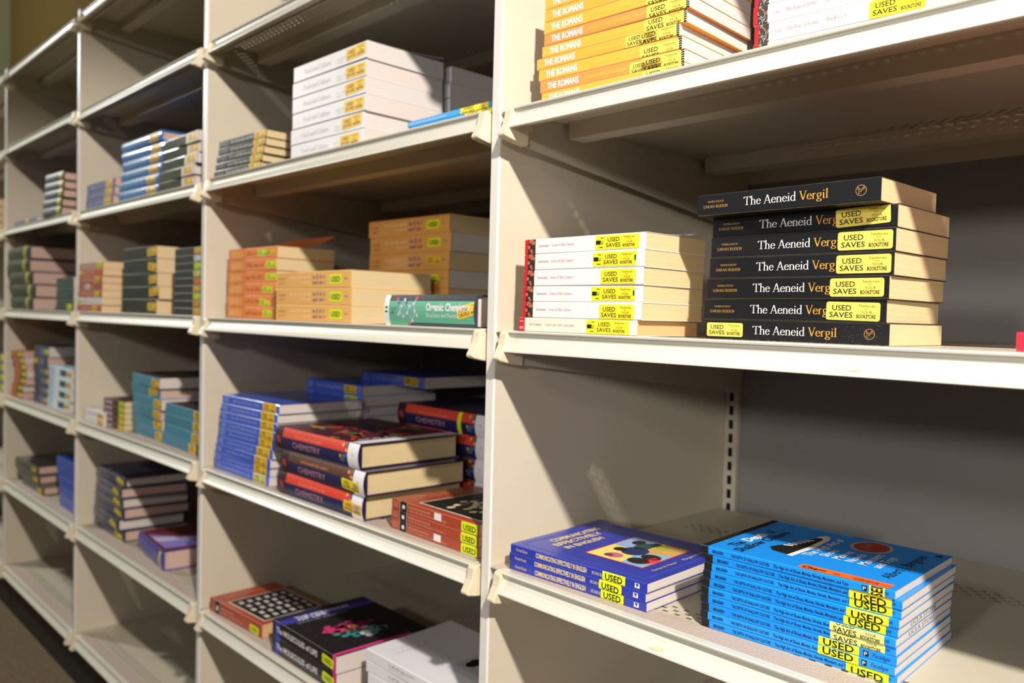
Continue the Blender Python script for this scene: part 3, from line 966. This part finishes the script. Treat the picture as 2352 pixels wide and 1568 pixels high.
def cv_white(pr, L, W, s):
    pr.rect(W * .30, L * .06, W * .97, L * .46, ink('c4c4cc'), 1)
    pr.poly([(W * .62, L * .06), (W * .97, L * .06), (W * .97, L * .40), (W * .86, L * .34), (W * .80, L * .20), (W * .70, L * .16)], ink('2a2428'), 2)
    pr.poly([(W * .48, L * .40), (W * .56, L * .43), (W * .74, L * .36), (W * .92, L * .42), (W * .96, L * .36), (W * .76, L * .27), (W * .60, L * .31), (W * .50, L * .35)], ink('1f1b1e'), 3)
    pr.disc(W * .50, L * .38, .011, .010, ink('15120f'), 4, 14)
    pr.poly([(W * .85, L * .46), (W * .97, L * .46), (W * .97, L * .40)], ink('6a4030'), 3)
    greek(pr, W * .14, W * .60, L * .86, .0040, ink('c3bfc6'), 7); greek(pr, W * .14, W * .52, L * .80, .0060, ink('b9b4bd'), 8)


def S(fn, uf, vf=.5, k=1.0, m_=None, rot=0.0, h=.019):
    """sticker placed by fractions of the spine"""
    def f(pr, L, T):
        fn(pr, L * uf, T * vf - h * k / 2, k, m_, rot)
    return f


def band(uf, vf=.5, flip=False):       # chartreuse strip with black bars under the yellow sticker
    def f(pr, L, T):
        u = L * uf
        pr.rect(u, T * vf - .0085, u + .066, T * vf + .0085, LIME, 2)
        pr.rect(u + .001, T * vf - .0022, u + .0085, T * vf + .0028, BLK, 3)
        pr.text(sans, 'U', u + .0092, T * vf - .0020, .0042, BLK, .0032, 3, bold=.03)
        pr.rect(u + .008, T * vf + .0052, u + .013, T * vf + .0060, BLK, 3); pr.rect(u + .0065, T * vf - .0062, u + .012, T * vf - .0052, BLK, 3)
        if flip:
            pr.rect(u + .0635, T * vf - .002, u + .0655, T * vf + .004, BLK, 5)
        saves(pr, u + .0135, T * vf - .0082, .88, YEL)
    return f


# ================================================================== nearest bay
ORANGE = [C('efac48'), C('f0b24c'), C('ea9650'), C('eeb24c')]
stack('paperback_book', 'orange paperback with white lettering', 'the right-hand orange stack', 'orange paperbacks in the nearest bay', 0, 'A', .047, .036, 3.0, .222, .150,
      [.0090, .0156, .0160, .0158, .0145, .0150, .0152, .0160, .0165, .0165], [.004, .002, -.001, -.004, -.008, .001, .004, .003, .004, .004], ORANGE, [PINKW, WHITEP], sp_romans,
      st=lambda i, n: [S(saves, .735, (.5, .38, .36, .2, .42, .46, .36, .30, .35, .4)[i], .96, YELP)] + ([S(saves, .655, (.5, .5, .3, .55)[i % 4], .8, YELP)] if i in (2, 4) else []),
      seed=2, jit=.5, Lj=.002)
stack('paperback_book', 'white paperback with red end', 'stack right of the orange paperbacks', 'white paperbacks on the upper right shelf', 0, 'A', .333, .088, 4.0, .193, .129,
      [.0195, .0205, .0210, .0212, .0205], [0, -.001, 0, -.002, -.001], C('e0dbdc'), [PINKW], sp_livy, st=lambda i, n: [S(saves, (.66, .70, .655, .66, .66)[i], (.5, .62, .44, .5, .5)[i], .95, YEL)], seed=3)
stack('paperback_book', 'white paperback with red end', 'the stack left of black stack', 'white red-ended paperbacks in the nearest bay', 0, 'B', .0460, .0110, .4, .1965, .1250,
      [.0185, .0206, .0204, .0208, .0208, .0198], [-.004, .002, .002, .003, .004, .004], [C('ddd6c6')] + [C('e2dddd')] * 5, [TAN, CREAM, CREAM2, CREAM, CREAM, CREAM2],
      [sp_suet_old] + [sp_suet] * 5, st=lambda i, n: [band(.605 if i != 5 else .615, .5, i in (2, 4))] if i in (0, 2, 4, 5) else [S(saves, .675, (.5, .44, .5, .5)[i], .93, YEL)],
      seed=4, curl=.010, labels=['cream paperback with plain red end, lowest of the stack against the nearest divider'] + [None] * 5)
stack('paperback_book', 'black paperback with white and gold lettering', 'the black stack', 'black paperbacks in the nearest bay', 0, 'B', .2960, .0690, -.6, .2085, .1380,
      [.0228, .0234, .0234, .0234, .0234, .0230, .0236], [-.001, -.005, -.002, .001, .002, .002, -.005], black_c, [CREAM2, CREAM, CREAM, CREAM2, PINKW and CREAM, CREAM2, CREAM],
      [sp_aeneid_worn] + [sp_aeneid] * 6, dys=[0, 0, 0, 0, 0, .002, -.020], st=lambda i, n: [] if i == 6 else [S(saves, (.003, .705, .712, .722, .722, .705)[i], .5, (.82, .97, .97, .97, .97, .97)[i], YELP, (0, -.02, 0, 0, 0, .05)[i])],
      seed=5, jit=.5)
stack('paperback_book', 'bright red paperback', 'alone at the photo\'s right edge, beside the black stack', 'red paperback', 0, 'B',   .6215, .036, 0, .19, .13, [.0165], None, C('d8243a'), [CREAM], None, seed=6)
stack('paperback_book', 'dark blue paperback with cream lettering', 'three beside the bright blue stack', 'dark blue paperbacks in the nearest bay', 0, 'C', .0345, .0125, 2.3, .2225, .1900,
      [.0112, .0118, .0116], [0, -.001, .001], C('2b3aa6', .32, .3), [GREYP], sp_english, cv_english, st=lambda i, n: [S(used, (.700, .690, .705)[i], .5, .98, LIME, (0, -.05, 0)[i], .015)],
      seed=7, curl=.002, jit=.4)


def berg_st(i, n):
    def us(uf, vf, m_):
        return lambda pr, L, T: used(pr, L * uf, T * vf - .0087, 1.16, m_, 0, 3, .0062)
    a = {0: us(.770, .34, LIME), 1: us(.645, .60, LIME), 2: us(.640, .56, LIME), 3: S(saves, .700, .72, .93, PALE), 4: S(saves, .698, .74, .93, PALE),
         5: us(.755, .55, LIME), 6: us(.763, .42, YEL), 7: us(.768, .60, LIME), 8: us(.762, .38, YEL)}
    if i == 9:
        def f(pr, L, T):
            pr.rrect(L * .885, -.002, L * .955, T + .002, .001, YEL, 3)
            pr.text(sans, 'USED', L * .945, -.006, .0110, BLK, .019, 4, rot=PI / 2, bold=.03)
        return [f]
    return [a[i]]


def stamp(g, L, W, T):
    def t_(pr):
        pr.text(sans, 'UCLA STORE', W * .22, T * .22, .0046, ink('8e857e'), W * .45)
    pr = Print(); t_(pr); pr.put(g, lambda u, v, e: (L - .0007 + e, u, v))


bergT = [.0092, .0092, .0090, .0091, .0092, .0092, .0091, .0090, .0092, .0090]
for i in range(10):
    z0 = sum(bergT[:i])
    stack('paperback_book', 'x', 'x', 'bright blue paperbacks in the nearest bay', 0, 'C', .3206, .0385, 2.7 + (.25, -.2, .1, .3, -.3, .2, -.1, .6, .2, -.5)[i], .2100, .1720, [bergT[i]], [(.000, -.002, -.001, -.002, -.002, -.001, .0, .001, .002, -.004)[i]],
          C(('188be6', '1c90ea', '1686e0')[i % 3], .34, .2), [GREYP], sp_berg, cv_berg if i == 9 else None, st=lambda k, n, i=i: berg_st(i, 10), seed=20 + i, jit=0.0, zadd=z0 + (.0010 if i else 0) * 0,
          covs=[('price_sticker', st_chegg)] if i == 9 else None, edges=stamp if i in (4, 5) else None,
          labels=['bright blue paperback with black end, %s of the tall blue stack' % ordinal(i, 10) if i < 9 else 'topmost bright blue paperback, sneaker on cover and orange sticker'])

# ================================================================== second bay
GOLD = mat('eec02c', .5, 0, .04, 40)
k_ = 1
stack('paperback_book', 'small black paperback', 'the short stack beside tall white stack', 'small black paperbacks in the second bay', 1, 'A', -.892, .0, 3, .192, .115, [.0150, .0150, .0150, .0150, .0150, .0150][:5], [0, .006, .013, .018, .021],
      C('1b1a1d', .25, .4), [CREAM, CREAM2], sp_black, st=lambda i, n: [S(saves, .76, .5, .78, GOLD, .08 * (i % 2))], seed=40)
stack('paperback_book', 'thick white paperback', 'the tall white front stack', 'thick white paperbacks', 1, 'A', -.578, .010, 1, .237, .166, [.0285, .0285, .0285, .0285, .0285, .0290], [-.002, -.003, .002, .001, .001, .004],
      C('e2dfe1'), [PINKW, WHITEP], sp_food, st=lambda i, n: [S(saves, (.70, .72, .73, .74, .74, .74)[i], .5, 1.02, GOLD, .06 * ((i * 3) % 2))], seed=41, curl=.008)
stack('paperback_book', 'thick white paperback', 'the hidden white stack behind', 'thick white paperbacks at the back', 1, 'A', -.578, .195, 0, .237, .160, [.0285] * 5 + [.0285], [.0, .002, .0, .001, .0, .001], C('e2dfe1'), [PINKW, WHITEP], sp_food, seed=42)
stack('paperback_book', 'black paperback', 'the dark pair behind small black stack', 'black paperbacks at the back', 1, 'A', -.83, .19, 0, .200, .14, [.030] * 4, None, C('1b1a20'), [CREAM], None, seed=43)
stack('paperback_book', 'thin sky blue paperback', 'the flat pile beside the divider post', 'thin sky blue paperbacks', 1, 'A', -.240, .032, 0, .200, .14, [.0085, .0085, .0092], [0, .004, -.006], C('3aa2e2'), [PINKW],
      text_only('', 5, WHT, .0026, .03, .50), st=lambda i, n: [S(saves, .66, .5, 1.1, YEL)] if i else [], seed=44)
stack('paperback_book', 'orange paperback with yellow sticker', 'the orange stack against divider', 'orange paperbacks in the second bay', 1, 'B', -.900, .036, 1.5, .208, .134, [.0245, .0245, .0250, .0250, .0250, .0235], [0, -.001, .002, .002, .004, .006],
      C('ec8a48'), [CREAM], sp_org, st=lambda i, n: [S(saves, (.76, .70, .74, .80, .80, .62)[i], .5, .72, LIME, (0, -.15, 0, 0, 0, 0)[i])] + ([S(saves, .80, .5, .62, GOLD)] if i == 5 else []), seed=45, curl=.030)
stack('hardcover_book', 'yellow orange textbook', 'the front pile of three', 'yellow orange textbooks in front', 1, 'B', -.628, .010, .5, .258, .175, [.0300, .0305, .0305], [0, 0, -.001], C('edb668', .3, .3), [CREAM], sp_yel,
      st=lambda i, n: [S(used, .735, .5, 1.15, LIME, 0, .015)], seed=46, jit=.2)
stack('hardcover_book', 'yellow orange textbook', 'the tall pile behind', 'yellow orange textbooks at the back', 1, 'B', -.612, .208, 1, .256, .180, [.0345, .0345, .0345, .0345, .0345, .0340], [0, 0, .001, .002, .004, -.002], C('dfa456', .16, .5), [GREYP, CREAM], sp_yel,
      st=lambda i, n: [S(used if i != 3 else saves, .735, .5, 1.1 if i != 3 else .75, LIME if i != 3 else GOLD, 0, .015)], seed=47)
stack('hardcover_book', 'thick green chemistry textbook', 'molecule on its spine, beside the divider post', 'green chemistry textbook', 1, 'B', -.253, .004, 0, .216, .20, [.0475], None, C('3b3d4c', .25, .4), [PINKW], sp_organic,
      st=lambda i, n: [S(saves, .84, .42, .95, GOLD, .22)], hard=True, seed=48)
BLUE = [C('3d5fd2', .25, .4), C('4668d8', .25, .4)]
stack('paperback_book', 'glossy blue paperback', 'the front blue stack', 'glossy blue paperbacks in front', 1, 'C', -.905, .0160, 0, .250, .190, [.0180, .0180, .0182, .0182, .0182, .0182, .0180, .0180, .0182], [0, -.001, .004, .010, .018, .024, .026, .029, .034],
      BLUE, [PINKW, GREYP], sp_blue, st=lambda i, n: [S(saves, .735, .5, .95, GOLD if i else PALE, 0)], seed=49)
stack('paperback_book', 'glossy blue paperback', 'the shaded blue stack behind', 'glossy blue paperbacks at the back', 1, 'C', -.868, .215, -2, .240, .19, [.0214] * 9, [.004, .002, 0, .003, 0, .002, -.002, .002, 0], BLUE, [GREYP], sp_blue, st=lambda i, n: [S(saves, .70, .5, .9, GOLD if i % 2 == 0 else LIME)], seed=50)
stack('paperback_book', 'dark blue paperback', 'lying crooked on top of the shaded blue stack', 'dark blue paperback on top', 1, 'C', -.748, .285, -1, .236, .19, [.0230], None, BLUE, [GREYP], sp_blue, st=lambda i, n: [S(saves, .70, .5, .9, GOLD)], seed=51, zadd=.1925)
HARDC = C('20173a', .3, .4)
stack('hardcover_book', 'red and navy chemistry hardcover', 'the front pile of three', 'red and navy hardcovers in front', 1, 'C', -.596, .008, -.3, .284, .215, [.0425, .0410, .0425], [0, .010, -.014], HARDC, [CREAM, CREAM, CREAM], sp_chem, cv_chem,
      st=lambda i, n: [S(saves, .80, .45, .95, GOLD, -.05)] if i == 0 else [S(saves, .76, .35, .95, YEL, -.05)] if i == 1 else [], hard=True, seed=0, jit=.8)
stack('hardcover_book', 'red and navy chemistry hardcover', 'the shaded pile behind', 'red and navy hardcovers at the back', 1, 'C', -.555, .250, -1, .282, .215, [.0410] * 4, [0, 0, .002, .002], HARDC, [GREYP], sp_chem,
      st=lambda i, n: [lambda pr, L, T: pr.rect(L * .70, 0, L * .74, T, LIME, 3)] if i == 3 else [], hard=True, seed=53)
stack('paperback_book', 'rust red paperback with black spine block', 'three beside the divider post', 'rust red paperbacks in the second bay', 1, 'C', -.2525, .0210, -1, .216, .170, [.0160, .0160, .0165], [0, 0, .001], C('a5432a', .4, .2), [CREAM2], sp_rust, cv_rust(False),
      st=lambda i, n: [S(used, .82, .45, 1.05, LIME, 0, .015)] + ([lambda pr, L, T: pr.rect(L * .52, T * .25, L * .60, T * .9, WHT, 3)] if i in (0, 2) else []), seed=54)
stack('paperback_book', 'rust red paperback', 'black window grid on its cover', 'rust red grid paperback', 1, 'D', -.9070, .0110, 3.1, .2205, .160, [.0285], None, C('a5432a', .4, .2), [TAN], sp_rust, cv_rust(True),
      st=lambda i, n: [S(used, .78, .4, 1.0, LIME, -.05, .015)], seed=55)
stack('paperback_book', 'black textbook with purple stripe', 'pair beside the rust red book', 'black textbooks with a purple stripe', 1, 'D', -.6190, .0090, -.7, .233, .204, [.0318, .0318], [0, 0], C('1b171b', .35, .2), [PINKW], sp_mol, cv_mol,
      st=lambda i, n: [S(used, .80, .55, 1.1, LIME, -.08, .015)], seed=56)
stack('paperback_book', 'white paperback with grey cover photo', 'the pile beside the divider post', 'white paperbacks in the second bay', 1, 'D', -.335, .034, .3, .270, .185, [.0240, .0240, .0200, .0200], [.008, .006, 0, 0], C('e0dde1'), [PINKW], sp_white, cv_white,
      st=lambda i, n: [S(saves, .70, .3, 1.0, GOLD)], seed=57, curl=.004)

# ================================================================== third bay
def simple(m_, u0=.15, u1=.65, vf=.34, hf=.34):
    def f(pr, L, T, s):
        greek(pr, L * u0, L * u1, T * vf, T * hf, m_, s)
    return f


lav = ink('b4b4d6')
stack('paperback_book', 'violet blue paperback', 'the short stack against divider', 'violet blue paperbacks', 2, 'A', -1.745, -.004, 0, .232, .17, [.0235, .0230, .0230], [0, .006, .010], C('40449a', .25, .4), [ROSE], simple(lav), st=lambda i, n: [S(saves, .68, .5, 1.0, GOLD)], seed=60)
stack('hardcover_book', 'glossy blue book', 'the blue stack in third bay', 'glossy blue books in the third bay', 2, 'A', -1.468, -.002, 1.2, .258, .185, [.0250] * 6, [0, .004, .014, .024, .020, .018], C('2f74c4', .14, .6), [ROSE], simple(ink('79aadf')), st=lambda i, n: [S(saves, .72, .5, 1.0, GOLD)], hard=True, seed=61, jit=1.2)
stack('hardcover_book', 'black book with white right end', 'the stack left of divider', 'black books with white ends', 2, 'A', -1.190, .0, 0, .208, .185, [.0235] * 5, [-.018, -.012, .004, .012, .014], C('121316', .2, .2), [PINKW],
      lambda pr, L, T, s: pr.rect(L * .66, 0, L, T, ink('dccdd2'), 1), st=lambda i, n: [S(saves, .70, .5, .95, GOLD)], seed=62, jit=1)
mix = [C('b8452e'), C('d9d2d6'), C('b8452e'), C('a63a2a'), C('b8452e'), C('c04a2c'), C('b98a80')]
stack('paperback_book', 'small red and white paperback', 'the stack against the divider', 'small red paperbacks in the third bay', 2, 'B', -1.812, -.004, .5, .212, .135, [.0200, .0200, .0205, .0202, .0202, .0200, .0195], [-.004, 0, .002, .006, .008, .008, .010], mix, [PEACH],
      simple(ink('e2c8b8')), st=lambda i, n: [S(saves, (.62, .0, .70, .30, .68, .0, .74)[i], .5, (.8, .6, .7, .7, .75, .55, .8)[i], (GOLD, LIME, LIME, WHT, GOLD, LIME, LIME)[i])], seed=63, Lj=.01)
stack('hardcover_book', 'thick black paperback', 'the middle black stack', 'thick black books in the third bay', 2, 'B', -1.482, .012, 1, .238, .165, [.0370, .0320, .0330, .0360, .0310], [0, .001, .003, .004, .004], C('131416', .4, 0), [PEACH], simple(ink('33312b'), .2, .6),
      st=lambda i, n: [S(saves, (.76, .76, .78, .76, .74)[i], .5, 1.05, GOLD, (0, .1, .05, -.1, .05)[i])], seed=64, Lj=.015)
stack('paperback_book', 'thin black paperback', 'the stack left of divider', 'thin black paperbacks in the third bay', 2, 'B', -1.132, .012, 0, .150, .165, [.0172] * 9, [0, -.001, 0, 0, .001, .001, .002, .002, .003], C('18181b', .4, 0), [GREYP], simple(ink('4b484e'), .08, .6),
      st=lambda i, n: [S(saves, .74, .5, .68, (GOLD, mat('e8a02a', .5), LIME, GOLD, mat('e8862a', .5), PALE, LIME, WHT, GOLD)[i])], seed=65)
stack('paperback_book', 'small white paperback', 'two against the divider', 'small white paperbacks', 2, 'C', -1.806, .014, 0, .176, .13, [.0185, .0180], [0, 0], C('e6e2e4'), [PINKW], simple(ink('d2ced4')), st=lambda i, n: [S(saves, .70, .5, .9, GOLD, -.1)], seed=66)
stack('paperback_book', 'small maroon paperback', 'the stack beside teal books', 'small maroon paperbacks', 2, 'C', -1.655, .0205, 2.5, .150, .12, [.0160] * 5, [0, .001, .001, .002, .002], C('46191d'), [CREAM2],
      lambda pr, L, T, s: pr.rect(L * .03, T * .2, L * .44, T * .75, ink('b79aa6'), 1), st=lambda i, n: [S(saves, .74, .5, .66, LIME if i > 2 else YEL)], seed=67)
TEAL = [C('2c7f9e'), C('3187a6')]
stack('paperback_book', 'thick teal textbook', 'the tall teal stack', 'teal textbooks in the tall stack', 2, 'C', -1.500, .046, -2.4, .232, .19, [.0270] * 6, [.004, -.006, -.006, .008, -.008, .002], TEAL, [ROSE, PINKW], simple(ink('6f9a8e'), .4, .6, .38, .22),
      lambda pr, L, W, s: (pr.rect(0, 0, W, L, ink('3a1a1c'), 1), pr.rect(W * .3, L * .1, W * .6, L * .8, ink('6b6a2a'), 2)), st=lambda i, n: [S(saves, (.78, .74, .78, .74, .64, .72)[i], .5, 1.12, GOLD, (0, 0, 0, 0, .1, -.1)[i])], seed=68, jit=1.4)
stack('paperback_book', 'thick teal textbook', 'the low pile beside divider', 'teal textbooks in the low pile', 2, 'C', -1.254, .036, -2.6, .232, .19, [.0258] * 4, [-.008, .010, .014, .018], TEAL, [ROSE], simple(ink('6f9a8e'), .4, .6, .38, .22),
      lambda pr, L, W, s: (pr.rect(0, 0, W, L, ink('3a1a1c'), 1), pr.rect(W * .55, 0, W, L * .3, ink('b89a2a'), 2)), st=lambda i, n: [S(saves, .80, .5, 1.15, GOLD)], seed=69, jit=1)
stack('hardcover_book', 'navy hardcover with yellow sticker', 'the navy stack', 'navy hardcovers', 2, 'D', -1.800, .047, -2, .250, .185, [.0325, .0325, .0315, .0305, .0290, .0270], [0, -.006, .006, .010, .018, .016], C('23254e', .28, .4), [ROSE, GREYP], simple(ink('4a4c80')),
      lambda pr, L, W, s: pr.rect(0, L * .25, W * .55, L, ink('6c6c86'), 1), st=lambda i, n: [S(saves, .74, .45, 1.0, YEL, -.1)], hard=True, seed=70, jit=2.2)
stack('hardcover_book', 'purple textbook with red and lilac cover', 'lying flat beside navy hardcovers', 'purple textbook', 2, 'D', -1.4575, .0546, -5.6, .232, .19, [.0510], None, C('3f3796', .3, .3), [ROSE], simple(ink('6a64bc'), .1, .6),
      lambda pr, L, W, s: (pr.rect(0, 0, W, L, ink('6a2430'), 1), pr.poly([(W * .05, L * .1), (W * .75, L * .06), (W * .6, L * .30), (W * .05, L * .75)], ink('8a7cc4'), 2), pr.poly([(W * .05, L * .4), (W * .7, L * .32), (W * .6, L * .42), (W * .05, L * .62)], ink('c3b4d8'), 3)),
      st=lambda i, n: [lambda pr, L, T: pr.rect(L * .88, T * .08, L * .93, T * .9, LIME, 3)], hard=True, seed=71)

# ================================================================== fourth bay
stack('hardcover_book', 'dark grey hardcover with pink page edges', 'the stack in fourth bay', 'dark grey hardcovers in the fourth bay', 3, 'A', -2.150, -.012, 3, .158, .19, [.0265, .0265, .0260, .0260, .0265], [0, .002, .016, .020, .024], C('1c1d23', .35, 0), [ROSE], simple(ink('9a9cb8'), .03, .7, .25, .5),
      st=lambda i, n: [S(saves, .80, .5, .8, YEL if i % 2 else LIME)], seed=80, hard=True)
stack('paperback_book', 'thin blue paperback', 'flat beside the dark grey stack', 'thin blue paperback', 3, 'A', -2.560, -.004, 0, .30, .2, [.0125], None, C('44489c'), [GREYP], None, st=lambda i, n: [S(saves, .50, .5, .8, YEL)], seed=81)
stack('hardcover_book', 'glossy dark textbook', 'the thick stack against fourth divider', 'glossy dark textbooks in the fourth bay', 3, 'B', -2.585, -.004, 0, .285, .19, [.0430, .0440, .0440, .0435, .0440], [.004, .0, -.022, -.052, -.038], C('15171a', .36, 0), [ROSE], simple(ink('34363d'), .3, .65),
      st=lambda i, n: [lambda pr, L, T: pr.rect(L * .78, 0, L * .85, T, mat('cfc42e', .4), 3)], hard=True, seed=82, jit=1)
stack('hardcover_book', 'dark teal book', 'the short pile left of divider', 'dark teal books', 3, 'B', -2.045, .0, 0, .18, .17, [.0350, .0345, .0340], None, C('172a31', .35, 0), [GREYP], simple(ink('5a7076')), st=lambda i, n: [S(saves, .62, .4, .9, LIME)] if i == 0 else [], seed=83)
stack('paperback_book', 'small orange paperback with black end', 'the wavy orange stack', 'small orange paperbacks in the fourth bay', 3, 'C', -2.664, .012, 3, .132, .12, [.0262, .0262, .0262, .0255, .0225, .0225, .0225], [-.002, .010, .034, .044, .038, .018, -.003], C('b5572a'), [ROSE, PINKW],
      lambda pr, L, T, s: pr.rect(L * .52, 0, L, T, ink('1f1a18'), 1), st=lambda i, n: [S(saves, .62, .5, .78, YEL)], seed=84)
stack('paperback_book', 'navy paperback with grey label', 'the navy stack in fourth bay', 'navy paperbacks in the fourth bay', 3, 'C', -2.430, .030, 2, .160, .14, [.0325, .0325, .0320, .0320, .0350, .0350], [.0, .014, .012, .006, -.003, .006], C('25244e'), [ROSE, PINKW],
      lambda pr, L, T, s: pr.rect(L * .40, T * .2, L * .75, T * .8, ink('6d6a8c'), 1), st=lambda i, n: [S(saves, (.74, .78, .78, .78, .02, .74)[i], .5, .8, GOLD if i < 5 else LIME)], seed=85)
stack('paperback_book', 'pale blue and white paperback', 'the pale stack left of divider', 'pale blue paperbacks', 3, 'C', -2.262, .032, 0, .240, .18, [.0350, .0350, .0350, .0340], [0, .014, .018, .022], C('a9cbe6'), [PINKW],
      lambda pr, L, T, s: (pr.rect(L * .25, 0, L, T, ink('d6e2ea'), 1), pr.rect(L * .50, T * .22, L * .78, T * .8, ink('2d4a5e'), 2)), st=lambda i, n: [S(saves, .80, .5, .9, GOLD)], seed=86)
stack('paperback_book', 'dark red paperback', 'the shaded stack behind pale blue books', 'dark red paperbacks at the back', 3, 'C', -2.25, .23, 0, .22, .17, [.0450] * 5, None, C('4a1618'), [GREYP], None, st=lambda i, n: [S(saves, .45, .5, 1.0, LIME)], seed=87)
stack('hardcover_book', 'dark charcoal hardcover', 'the pile against the divider', 'dark charcoal hardcovers', 3, 'D', -2.665, .030, 1, .262, .19, [.0280, .0285, .0300], [.090, .030, .002], C('26262a', .25, .4), [ROSE], simple(ink('5c5c68')), st=lambda i, n: [S(saves, .78, .4, .9, GOLD)], hard=True, seed=88, jit=1.5)
stack('paperback_book', 'bright cobalt paperback', 'the leaning stack left of divider', 'cobalt paperbacks in the fourth bay', 3, 'D', -2.160, .040, 0, .20, .17, [.0315] * 5, [.020, .012, 0, -.010, -.020], C('2550b8', .3, .3), [GREYP], simple(ink('4f78d8')), seed=89, jit=2)
# ================================================================== farthest bay, a sliver at the left edge
stack('paperback_book', 'dark paperback with yellow sticker', 'the stack in the farthest bay', 'dark paperbacks in the farthest bay', 4, 'A', -3.02, .0, 0, .24, .17, [.0300] * 4, None, C('3c2626'), [ROSE], simple(ink('6a5a50')), st=lambda i, n: [S(saves, .72, .5, 1.1, YEL)], seed=95)
stack('hardcover_book', 'purple black hardcover', 'the stack in the farthest bay', 'purple black hardcovers in the farthest bay', 4, 'C', -3.05, .02, 0, .26, .18, [.0380] * 4, None, C('2a2440', .25, .4), [ROSE], simple(ink('5a5278')), st=lambda i, n: [S(saves, .72, .5, 1.1, YEL)], seed=96)
